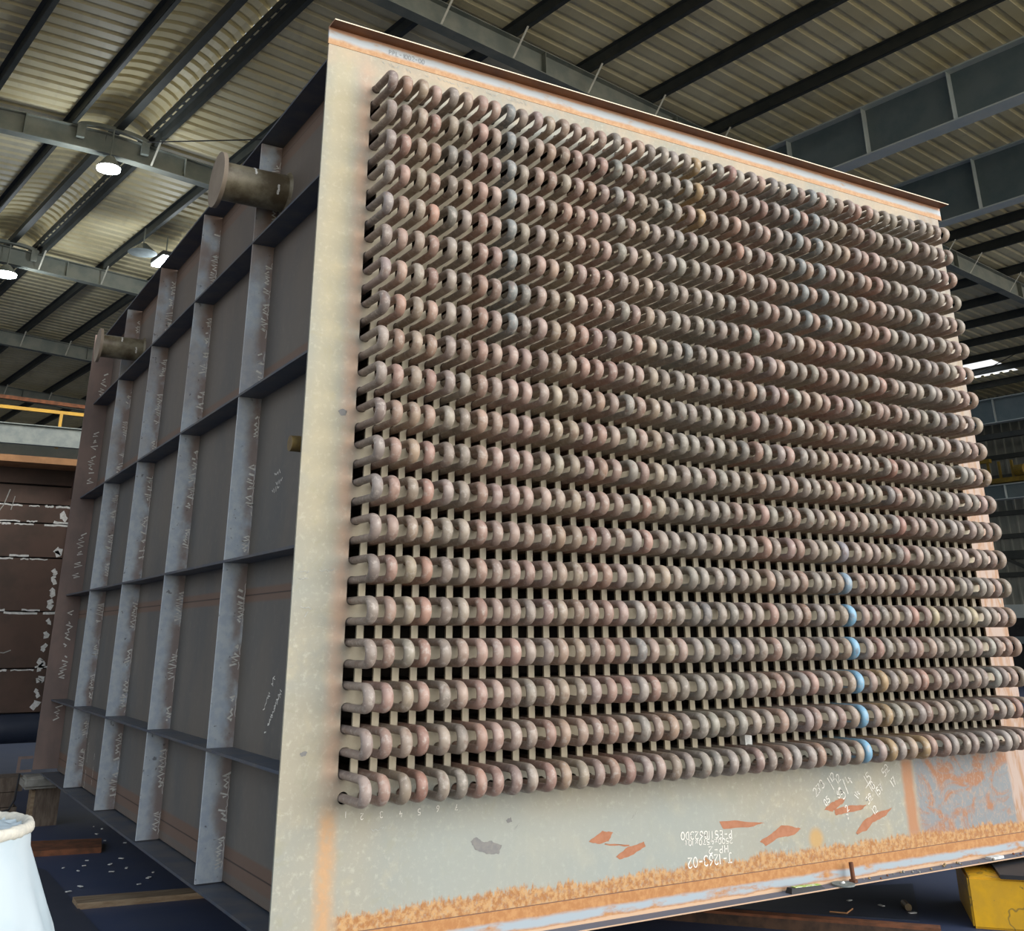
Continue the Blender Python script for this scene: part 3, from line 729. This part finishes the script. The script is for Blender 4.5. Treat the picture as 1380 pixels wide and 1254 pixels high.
# white wrapped drum at the corner
wd = thing('wrapped_drum', 'white cloth wrapped drum with rolled hem on the floor beside the ribbed casing', 'drum', (-1.36, 0, FL))
bm = bmesh.new(); k = 96; cx, cy = -1.365, 0.0
prof = [(.278, 1.0), (.285, .97), (.288, .935), (.315, .87), (.36, .77), (.395, .69), (.42, .62), (.45, .5), (.475, .34), (.49, FL + .002)]
R = []
for j, (r, z) in enumerate(prof):
    f = min(1, max(0, (.97 - z) / .5)); row = []
    for i in range(k):
        a = 2 * PI * i / k
        w = 1 + f * (.05 * math.sin(4 * a + 1.2 + z * 6) + .05 * abs(math.sin(6 * a + z * 7)) + .02 * math.sin(19 * a - z * 9))
        row.append(bm.verts.new((cx + r * w * math.cos(a), cy + r * w * math.sin(a), z)))
    R.append(row)
for a, b in zip(R, R[1:]):
    for i in range(k): bm.faces.new((a[i], a[(i + 1) % k], b[(i + 1) % k], b[i]))
bmesh.ops.recalc_face_normals(bm, faces=bm.faces)
mesh('cloth', bm, M['cloth'], wd, True)
bm = bmesh.new(); rr = 14; T = []
for i in range(k):
    a = 2 * PI * i / k; g = .017 * (1 + .08 * math.sin(17 * a) + .08 * math.sin(41 * a))
    T.append([bm.verts.new((cx + (.276 + g * math.cos(2 * PI * j / rr)) * math.cos(a), cy + (.276 + g * math.cos(2 * PI * j / rr)) * math.sin(a), .995 + g * 1.1 * math.sin(2 * PI * j / rr))) for j in range(rr)])
for i in range(k):
    for j in range(rr): bm.faces.new((T[i][j], T[(i + 1) % k][j], T[(i + 1) % k][(j + 1) % rr], T[i][(j + 1) % rr]))
bmesh.ops.recalc_face_normals(bm, faces=bm.faces)
mesh('rolled_hem', bm, M['rim'], wd, True)
bm = bmesh.new()
rows = [[bm.verts.new((cx + r * math.cos(2 * PI * i / k), cy + r * math.sin(2 * PI * i / k), .985 - .02 * math.sin(i * 1.7 + r * 30) * (r > .05))) for i in range(k)] for r in (.27, .2, .12, .05)]
for a, b in zip(rows, rows[1:]):
    for i in range(k): bm.faces.new((a[i], b[i], b[(i + 1) % k], a[(i + 1) % k]))
bm.faces.new(rows[-1])
bmesh.ops.recalc_face_normals(bm, faces=bm.faces)
mesh('crumpled_top', bm, M['cloth'], wd, True)

# ================================================================== second casing behind, left
Y2 = 8.5
sc2 = thing('steel_casing', 'unfinished brown steel casing with white painted seams standing behind the ribbed side', 'casing', (-2.2, Y2, FL))
zs = [.845, 1.279, 1.848, 2.405, 2.772, 2.972, 3.18]
XE = .09
for a, b in zip(zs, zs[1:]):
    pn = mesh('panel', bx((-4.6, Y2, a + .008), (XE, Y2 + .012, b - .008)), M['brownplate'], sc2)
    bm = bmesh.new(); n = Vector((0, -1, 0))
    if a not in (2.972,):
        x = -1.4
        while x < XE - .1:
            L = random.uniform(.08, .35)
            for zz in ((b - .016,) if b not in (3.18,) else ()) + ((a + .014,) if random.random() < .4 else ()):
                stroke(bm, [Vector((x + L * q / 6, Y2, zz + random.uniform(-.006, .006))) for q in range(7)], random.uniform(.012, .026), n)
            x += L + random.uniform(.0, .12)
    if a < 2.9:
        z = a + .04
        while z < b - .03:
            for xx, s in ((XE - .055, 1),):
                if random.random() < .75:
                    L = random.uniform(.04, .09)
                    stroke(bm, [Vector((xx + random.uniform(-.03, .02), Y2, z + L * q / 4)) for q in range(5)], random.uniform(.03, .07), n)
            z += random.uniform(.07, .16)
    if len(bm.verts): mesh('primer_marking', bm, M['white'], pn)
    else: bm.free()
mesh('backing', bx((-4.6, Y2 + .03, .8), (XE, Y2 + .04, 3.2)), M['seamline'], sc2)
e = mesh('corner_strip', bx((XE + .012, Y2 - .03, .82), (XE + .30, Y2 - .015, 3.15)), M['brownplate'], sc2)
bm = bmesh.new(); z = .9
while z < 2.95:
    if random.random() < .7:
        L = random.uniform(.04, .1); stroke(bm, [Vector((XE + .05 + random.uniform(-.02, .02), Y2 - .03, z + L * q / 4)) for q in range(5)], random.uniform(.03, .06), Vector((0, -1, 0)))
    z += random.uniform(.08, .16)
mesh('primer_marking', bm, M['white'], e)
mesh('top_flange', bx((-4.6, Y2 - .45, 3.36), (XE + .25, Y2 + .02, 3.43)), M['ledge'], sc2)
mesh('top_web', bx((-4.6, Y2 - .02, 3.19), (XE + .25, Y2 + .01, 3.36)), M['brownplate'], sc2)
mesh('gusset', bx((XE - .02, Y2 - .25, 3.05), (XE - .005, Y2 - .02, 3.36)), M['brownplate'], sc2)
mesh('bottom_roll', cyl((-4.6, Y2 + .06, .70), (XE + .1, Y2 + .06, .70), .145, 28), M['plate'], sc2, True, 40)
mesh('chalk_marking', (lambda b: (stroke(b, [Vector((-.68, Y2, 2.80)), Vector((-.60, Y2, 2.95)), Vector((-.56, Y2, 3.12))], .012, Vector((0, -1, 0))), scrawl(b, Vector((-.56, Y2, 3.08)), Vector((1, 0, 0)), Vector((0, 0, 1)), Vector((0, -1, 0)), .12, .03, .010, .03), stroke(b, [Vector((-.52, Y2, 2.90)), Vector((-.50, Y2, 3.05))], .009, Vector((0, -1, 0))), [scrawl(b, Vector((-.72, Y2, z)), Vector((1, 0, .12)).normalized(), Vector((0, 0, 1)), Vector((0, -1, 0)), L, .02, .009, .05) for z, L in ((1.62, .3), (1.5, .32), (1.4, .45))], b)[-1])(bmesh.new()), M['faint'], sc2)
mesh('foot_beam', bx((-4.5, Y2, FL), (-.6, Y2 + .3, .56)), M['darksteel'], sc2)

# walkway above it
wk = thing('walkway', 'galvanised walkway beam with yellow handrail above the brown casing', 'walkway', (-2, 11, 4.0))
mesh('channel_beam', bx((-6, 11, 4.02), (3.5, 11.012, 4.29), (-6, 10.93, 4.02), (3.5, 11, 4.032), (-6, 10.93, 4.278), (3.5, 11, 4.29)), M['galv'], wk)
bm = bmesh.new(); bar(bm, (-6, 11.1, 4.60), (3.5, 11.1, 4.47), .035, .045)
mesh('handrail', bm, M['yellow'], wk)
for x in (-3.1, -1.4, .16, 1.8): mesh('rail_post', bx((x - .02, 11.08, 4.02), (x + .02, 11.12, 4.50)), M['yellow'], wk)
bm = bmesh.new(); bar(bm, (-6, 11.6, 4.95), (3.5, 11.6, 4.62), .05, .05)
mesh('conduit', bm, M['rust'], wk)
mesh('walkway_leg', bx((3.2, 11, FL), (3.4, 11.2, 4.02)), M['darksteel'], wk)
mesh('walkway_leg', bx((-5.2, 11, FL), (-5.0, 11.2, 4.02)), M['darksteel'], wk)

# ================================================================== the shed
T0, T1 = -.9, 44
def corr(name, s0, s1, t0, t1, zf, mat, pitch=.3, dep=.045, ns=1):
    """trapezoidal sheet, ribs along s"""
    bm = bmesh.new(); prof = []
    k = int((t1 - t0) / pitch)
    for i in range(k):
        t = t0 + i * pitch
        prof += [(t, 0), (t + pitch * .58, 0), (t + pitch * .68, dep), (t + pitch * .90, dep)]
    prof.append((t0 + k * pitch, 0))
    L = []
    for j in range(ns + 1):
        s = s0 + (s1 - s0) * j / ns
        L.append([bm.verts.new(bp(s, t, zf(s) + d)) for t, d in prof])
    for a, b in zip(L, L[1:]):
        for i in range(len(prof) - 1): bm.faces.new((a[i], b[i], b[i + 1], a[i + 1]))
    bmesh.ops.recalc_face_normals(bm, faces=bm.faces)
    return bm
def rz(s): return pz(s) + .185
VA, VB = 1.93, 3.20
HOLE = (27.4, 29.3, 10.2, 12.9)
tag(mesh('ceiling', corr('c', -8, VA, T0, T1, rz, M['roof']), M['roof']), kind='structure')
bm = corr('c', VB, HOLE[0], T0, T1, rz, M['roof'])
for s0, s1, t0, t1 in ((HOLE[0], HOLE[1], T0, HOLE[2]), (HOLE[0], HOLE[1], HOLE[3], T1), (HOLE[1], 32.2, T0, T1)):
    b2 = corr('c', s0, s1, t0, t1, rz, M['roof']); me = bpy.data.meshes.new('t'); b2.to_mesh(me); b2.free(); bm.from_mesh(me); bpy.data.meshes.remove(me)
tag(mesh('ceiling_slope', bm, M['roof']), kind='structure')
# ridge vent
rv = thing('ridge_vent', 'dark curved ridge vent hood running along the top of the roof', 'roof vent', bp(2.5, 20, 10.4))
def hood(s): return 10.44 + .30 * math.sqrt(max(0, 1 - ((s - 2.565) / .70) ** 2))
mesh('hood_sheet', corr('h', 1.90, 3.23, T0, T1, hood, None, .3, .05, 12), M['roof'], rv)
for s in (VA, VB): 
    bm = bmesh.new(); bar(bm, bp(s, T0, 10.42), bp(s, T1, 10.42), .05, .13); mesh('upstand', bm, M['purlin'], rv)
bm = bmesh.new(); bar(bm, bp(2.63, T0, 10.36), bp(2.63, T1, 10.36), .14, .14); mesh('ridge_beam', bm, M['purlin'], rv)
RT = [6.4, 13.65, 20.9, 28.15, 35.4]
for t in RT:
    bm = bmesh.new(); pts = [bp(2.565 + .66 * math.cos(a), t - .1, 10.16 + .13 * math.sin(a)) for a in [PI * q / 8 for q in range(9)]]
    for a, b in zip(pts, pts[1:]): bar(bm, a, b, .1, .07)
    for s in (1.98, 3.15): bar(bm, bp(s, t - .1, 9.95), bp(s, t - .1, 10.2), .14, .1)
    mesh('vent_frame', bm, M['rafter'], rv)
# purlins
PL = [(0.40, 'first'), (-1.1, 'second'), (-2.6, 'third'), (-4.1, 'fourth')]
PR = [3.30, 4.78, 6.10, 7.62, 9.05, 10.68, 13.4, 16.4, 18.05, 19.15, 20.9, 22.4, 23.9, 25.45, 27.0, 28.35, 29.95]
def purlin(s, lab):
    z = pz(s); bm = bmesh.new()
    bar(bm, bp(s, T0, z + .09), bp(s, T1, z + .09), .016, .18)
    bar(bm, bp(s + .035, T0, z + .004), bp(s + .035, T1, z + .004), .08, .008)
    bar(bm, bp(s - .035, T0, z + .176), bp(s - .035, T1, z + .176), .08, .008)
    o = mesh('roof_purlin', bm, M['purlin']); 
    tag(o, lab, 'purlin', 'roof purlins')
purlin(1.80, 'dark steel roof purlin along the high-bay lamp side of the ridge vent')
for s, w in PL: purlin(s, f'dark roof purlin, {w} outward from the ridge vent, on the slope over the brown casing')
for k, s in enumerate(PR): purlin(s, f'dark roof purlin, {ordinal(k + 1)} outward from the ridge vent, on the slope over the tube bundle')
# rafters
for k, t in enumerate(RT):
    R = thing('roof_rafter', ('grey steel roof rafter crossing just above the tube sheet top, nearest of the five', 'grey steel roof rafter with a lit lamp below it, next behind the casing top', 'grey steel roof rafter third in from the open end, dimly lit', 'grey steel roof rafter fourth in, seen over the far nozzle', 'grey steel roof rafter farthest in, just above the yellow handrail')[k], 'rafter', bp(2.5, t, 9.8), 'roof rafters')
    zt = lambda s: pz(s) - .0
    web = bmesh.new(); tf = bmesh.new(); bf = bmesh.new()
    for s0, s1 in ((-8, SR), (SR, 31.5)):
        for bm, dz, w, h in ((web, -.20, .012, .38), (tf, -.008, .2, .016), (bf, -.40, .2, .018)):
            bar(bm, bp(s0, t, zt(s0) + dz), bp(s1, t, zt(s1) + dz), w, h)
    mesh('web', web, M['rafter'], R); mesh('top_flange', tf, M['rafter'], R); mesh('bottom_flange', bf, M['rafter'], R)
    bm = bmesh.new(); ss = [5.6, 9.9] if k == 0 else [4.3, 5.7]
    for s in [s0 + .65 for s0 in (0.4, 3.3, 6.1, 9.05, 18.05, 20.9)]: box_p = bar(bm, bp(s, t - .05, zt(s) - .39), bp(s, t - .05, zt(s) - .01), .1, .012, up=E2)
    mesh('web_stiffener', bm, M['rafter'], R)
    for s in [.40] + PR[:6] + PR[8:13]:
        bm = bmesh.new(); bar(bm, bp(s, t - .09, pz(s) - .40), bp(s + .02, t - .47, pz(s) + .05), .035, .006)
        mesh('fly_brace', bm, M['brace'], R)
# girders under the roof
def girder(s, z0, z1, t0, t1, lab, sp, off, fw=.3):
    G = thing('crane_girder', lab, 'girder', bp(s, (t0 + t1) / 2, z0))
    bm = bmesh.new(); bar(bm, bp(s, t0, (z0 + z1) / 2), bp(s, t1, (z0 + z1) / 2), .014, z1 - z0); mesh('web', bm, M['girder'], G)
    bm = bmesh.new(); bar(bm, bp(s, t0, z0), bp(s, t1, z0), fw, .025); mesh('bottom_flange', bm, M['girderfl'], G)
    bm = bmesh.new(); bar(bm, bp(s, t0, z1), bp(s, t1, z1), fw, .025); mesh('top_flange', bm, M['girderfl'], G)
    t = t0 + off
    while t < t1:
        bm = bmesh.new(); bar(bm, bp(s - .07, t, z0 + .013), bp(s - .07, t, z1 - .013), .012, .13, up=E2); mesh('stiffener', bm, M['girderfl'], G)
        t += sp
girder(11.88, 8.9, 9.76, T0, 6.3, 'blue grey plate girder with upright stiffeners just beyond the tube sheet top corner', 1.5, .5)
girder(14.8, 8.6, 9.6, T0, 6.3, 'darker plate girder second beyond the tube sheet top corner', 1.9, .9, .26)
girder(30.5, 7.95, 8.72, 6.0, 20, 'plate girder with stiffeners under the eave of the far sheeted wall', 1.6, .9, .3)
girder(30.3, 5.55, 5.98, 6.0, 20, 'low crane runway girder along the far sheeted wall', 1.6, .9, .3)
bm = bmesh.new(); bar(bm, bp(30.6, 6, 7.55), bp(30.6, 20, 7.55), .2, .16)
single('eave_beam', bm, M['purlin'], 'plain dark beam between the eave girder and the sheeted wall', 'beam')
# far wall
bm = bmesh.new(); t = 4.0; pr_ = []
while t < 24: 
    pr_ += [(t, 0), (t + .18, 0), (t + .21, -.05), (t + .27, -.05)]; t += .3
for z0, z1 in ((2.5, 9.2),):
    a = [bm.verts.new(bp(32 + d, tt, z0)) for tt, d in pr_]; b = [bm.verts.new(bp(32 + d, tt, z1)) for tt, d in pr_]
    for i in range(len(pr_) - 1): bm.faces.new((a[i], a[i + 1], b[i + 1], b[i]))
bmesh.ops.recalc_face_normals(bm, faces=bm.faces)
tag(mesh('wall_right', bm, M['wallsheet']), kind='structure')
for k, z in enumerate((7.1, 6.45, 5.3, 4.58, 4.0, 3.4)):
    bm = bmesh.new(); bar(bm, bp(31.88, 4, z), bp(31.88, 24, z), .1, .14 if z != 4.0 else .26)
    tag(mesh('trim_%d' % (k + 1), bm, M['purlin']), kind='structure')
bm = bmesh.new(); bar(bm, bp(31.8, 11.5, 3.2), bp(31.8, 13.6, 4.3), .1, .1); tag(mesh('trim_7', bm, M['purlin']), kind='structure')
bm = bmesh.new(); hexa(bm, [bp(31.9, 4, 2.1), bp(32.1, 4, 2.1), bp(32.1, 4, 2.5), bp(31.9, 4, 2.5), bp(31.9, 24, 2.1), bp(32.1, 24, 2.1), bp(32.1, 24, 2.5), bp(31.9, 24, 2.5)])
tag(mesh('trim_8', bm, M['girderfl']), kind='structure')
bm = bmesh.new(); hexa(bm, [bp(32, 4, FL), bp(32.1, 4, FL), bp(32.1, 4, 2.1), bp(32, 4, 2.1), bp(32, 24, FL), bp(32.1, 24, FL), bp(32.1, 24, 2.1), bp(32, 24, 2.1)])
tag(mesh('wall_dado', bm, M['darksteel']), kind='structure')
for (sa, ta, z0, z1, w), lab in (((31, 12.7, .6, 1.75, 1.5), 'tall dark machine against the foot of the far wall'), ((30.2, 11.2, FL, 1.25, 1.3), 'low dark steel bin in front of the far wall'),):
    bm = bmesh.new(); hexa(bm, [bp(sa, ta - w / 2, FL), bp(sa + .6, ta - w / 2, FL), bp(sa + .6, ta - w / 2, z1), bp(sa, ta - w / 2, z1), bp(sa, ta + w / 2, FL), bp(sa + .6, ta + w / 2, FL), bp(sa + .6, ta + w / 2, z1), bp(sa, ta + w / 2, z1)])
    single('workshop_bin', bm, M['darksteel'], lab, 'bin')
bm = bmesh.new(); bar(bm, bp(30.3, 10.5, 1.45), bp(30.3, 13.5, 1.45), .3, .2)
single('steel_section', bm, M['girder'], 'pale steel section lying across the bins at the far wall', 'section')
# crane trolley
ct = thing('crane_trolley', 'yellow crane trolley on the low runway girder at the far wall', 'crane', bp(30.3, 11.6, 6.0))
for nm, a, b, w, h in (('bogie_beam', bp(30.2, 10.9, 6.1), bp(30.2, 12.4, 6.1), .25, .14), ('crossbeam', bp(30.2, 12.0, 6.75), bp(30.2, 12.9, 6.75), .15, .12)):
    bm = bmesh.new(); bar(bm, a, b, w, h); mesh(nm, bm, M['dullyellow'], ct)
for t in (11.35, 11.75, 12.1):
    bm = bmesh.new(); bar(bm, bp(30.2, t, 6.15), bp(30.2, t, 6.7), .06, .07, up=E1); mesh('mast', bm, M['dullyellow'], ct)
bm = bmesh.new(); bmesh.ops.create_cone(bm, cap_ends=True, segments=18, radius1=.17, radius2=.17, depth=.3, matrix=Matrix.Translation(bp(30.1, 11.05, 6.35)) @ Matrix.Rotation(PI / 2, 4, 'X'))
mesh('motor', bm, M['dullyellow'], ct)
# back and left walls
def wall(name, pts, mat):
    bm = bmesh.new(); bm.faces.new([bm.verts.new(p) for p in pts]); tag(mesh(name, bm, mat), kind='structure')
wall('wall_back', [bp(-8, T1, FL), bp(33, T1, FL), bp(33, T1, 10.6), bp(-8, T1, 10.6)], M['wallsheet'])
# bracing rods
def rod(a, b, lab):
    bm = bmesh.new(); tube(bm, [a, b], .012, 6); single('bracing_rod', bm, M['darksteel'], lab, 'rod')
rod(bp(-.6, 13.6, 10.0), bp(1.7, 12.6, 10.12) if False else bp(-2.2, 10.5, 9.95), 'thin dark bracing rod under the roof slope over the brown casing')
rod(bp(3.1, 13.3, 10.1), bp(5.0, 11.4, 10.0), 'thin dark bracing rod between the ridge vent and the casing top')
rod(bp(25.4, 7.2, 9.1), bp(28.3, 11.4, 8.95), 'thin dark bracing rod near the bright skylight')
# lamps
def lampdisc(name, c, r, lab, lit=True, sq=None):
    L = thing(name, lab, 'lamp', c)
    if sq:
        bm = bmesh.new(); bar(bm, Vector(c) - E1 * sq[0] / 2, Vector(c) + E1 * sq[0] / 2, sq[1], .05); mesh('lens', bm, M['lamp'], L)
        bm = bmesh.new(); bar(bm, Vector(c) - E1 * sq[0] / 2 + Vector((0, 0, .08)), Vector(c) + E1 * sq[0] / 2 + Vector((0, 0, .08)), sq[1] + .06, .1); mesh('housing', bm, M['purlin'], L)
        h = .13
    else:
        if lit: mesh('lens', cyl(Vector(c), Vector(c) + Vector((0, 0, .04)), r, 28), M['lamp'], L)
        mesh('housing', cyl(Vector(c) + Vector((0, 0, .041)), Vector(c) + Vector((0, 0, .25)), r * 1.05, 28, .08), M['glass'] if not lit else M['rafter'], L, True, 40)
        h = .25
    mesh('hanger', cyl(Vector(c) + Vector((0, 0, h)), Vector((c[0], c[1], pz(Vector(c).dot(E2)) + .02)), .015, 8), M['rafter'], L)
    if lit:
        ld = bpy.data.lights.new('lamp_light', 'POINT'); ld.energy = 70; ld.color = (.9, .97, 1); ld.shadow_soft_size = .2
        lo = bpy.data.objects.new('lamp_light', ld); COL.objects.link(lo); lo.parent = L; lo.location = (0, 0, -.3)
lampdisc('high_bay_lamp', Vector((.62, 13.62, 9.40)), .20, 'lit round lamp below the rafter next behind the casing top')
lampdisc('high_bay_lamp', Vector((-.32, 20.9, 9.45)), .24, 'lit round lamp below the third rafter, beyond the other round lamp')
lampdisc('high_bay_lamp', Vector((2.70, 18.27, 9.5)), .2, 'lit oblong lamp just over the ribbed casing edge', sq=(.75, .34))
lampdisc('high_bay_lamp', Vector((2.15, 18.03, 9.5)), .30, 'unlit round dish lamp beside the lit oblong lamp', lit=False)

# ================================================================== light
w = bpy.data.worlds.new('sky'); SC.world = w; w.use_nodes = True
nt = w.node_tree; bg = nt.nodes['Background']
tc = nt.nodes.new('ShaderNodeTexCoord'); sx = nt.nodes.new('ShaderNodeSeparateXYZ'); nt.links.new(tc.outputs['Generated'], sx.inputs[0])
cr = nt.nodes.new('ShaderNodeValToRGB'); nt.links.new(sx.outputs[2], cr.inputs[0])
mr = nt.nodes.new('ShaderNodeMapRange'); mr.inputs['From Min'].default_value = -1; nt.links.new(sx.outputs[2], mr.inputs[0]); nt.links.new(mr.outputs[0], cr.inputs[0])
e = cr.color_ramp.elements
e[0].position = .495; e[0].color = (.10, .09, .08, 1)
e[1].position = .52; e[1].color = (1.0, .96, .90, 1)
q = e.new(.72); q.color = (.78, .88, 1.0, 1)
q = e.new(1.0); q.color = (.60, .76, 1.0, 1)
nt.links.new(cr.outputs[0], bg.inputs['Color']); bg.inputs['Strength'].default_value = .84
sd = bpy.data.lights.new('sun', 'SUN'); sd.energy = 4.2; sd.angle = math.radians(62); sd.color = (1, .95, .88)
so = bpy.data.objects.new('sun', sd); COL.objects.link(so)
so.rotation_euler = (Vector((-.48, .86, -.17))).to_track_quat('-Z', 'Y').to_euler()

SC.view_settings.view_transform = 'Standard'
SC.view_settings.look = 'None'
SC.view_settings.exposure = 0.46
SC.view_settings.gamma = 1
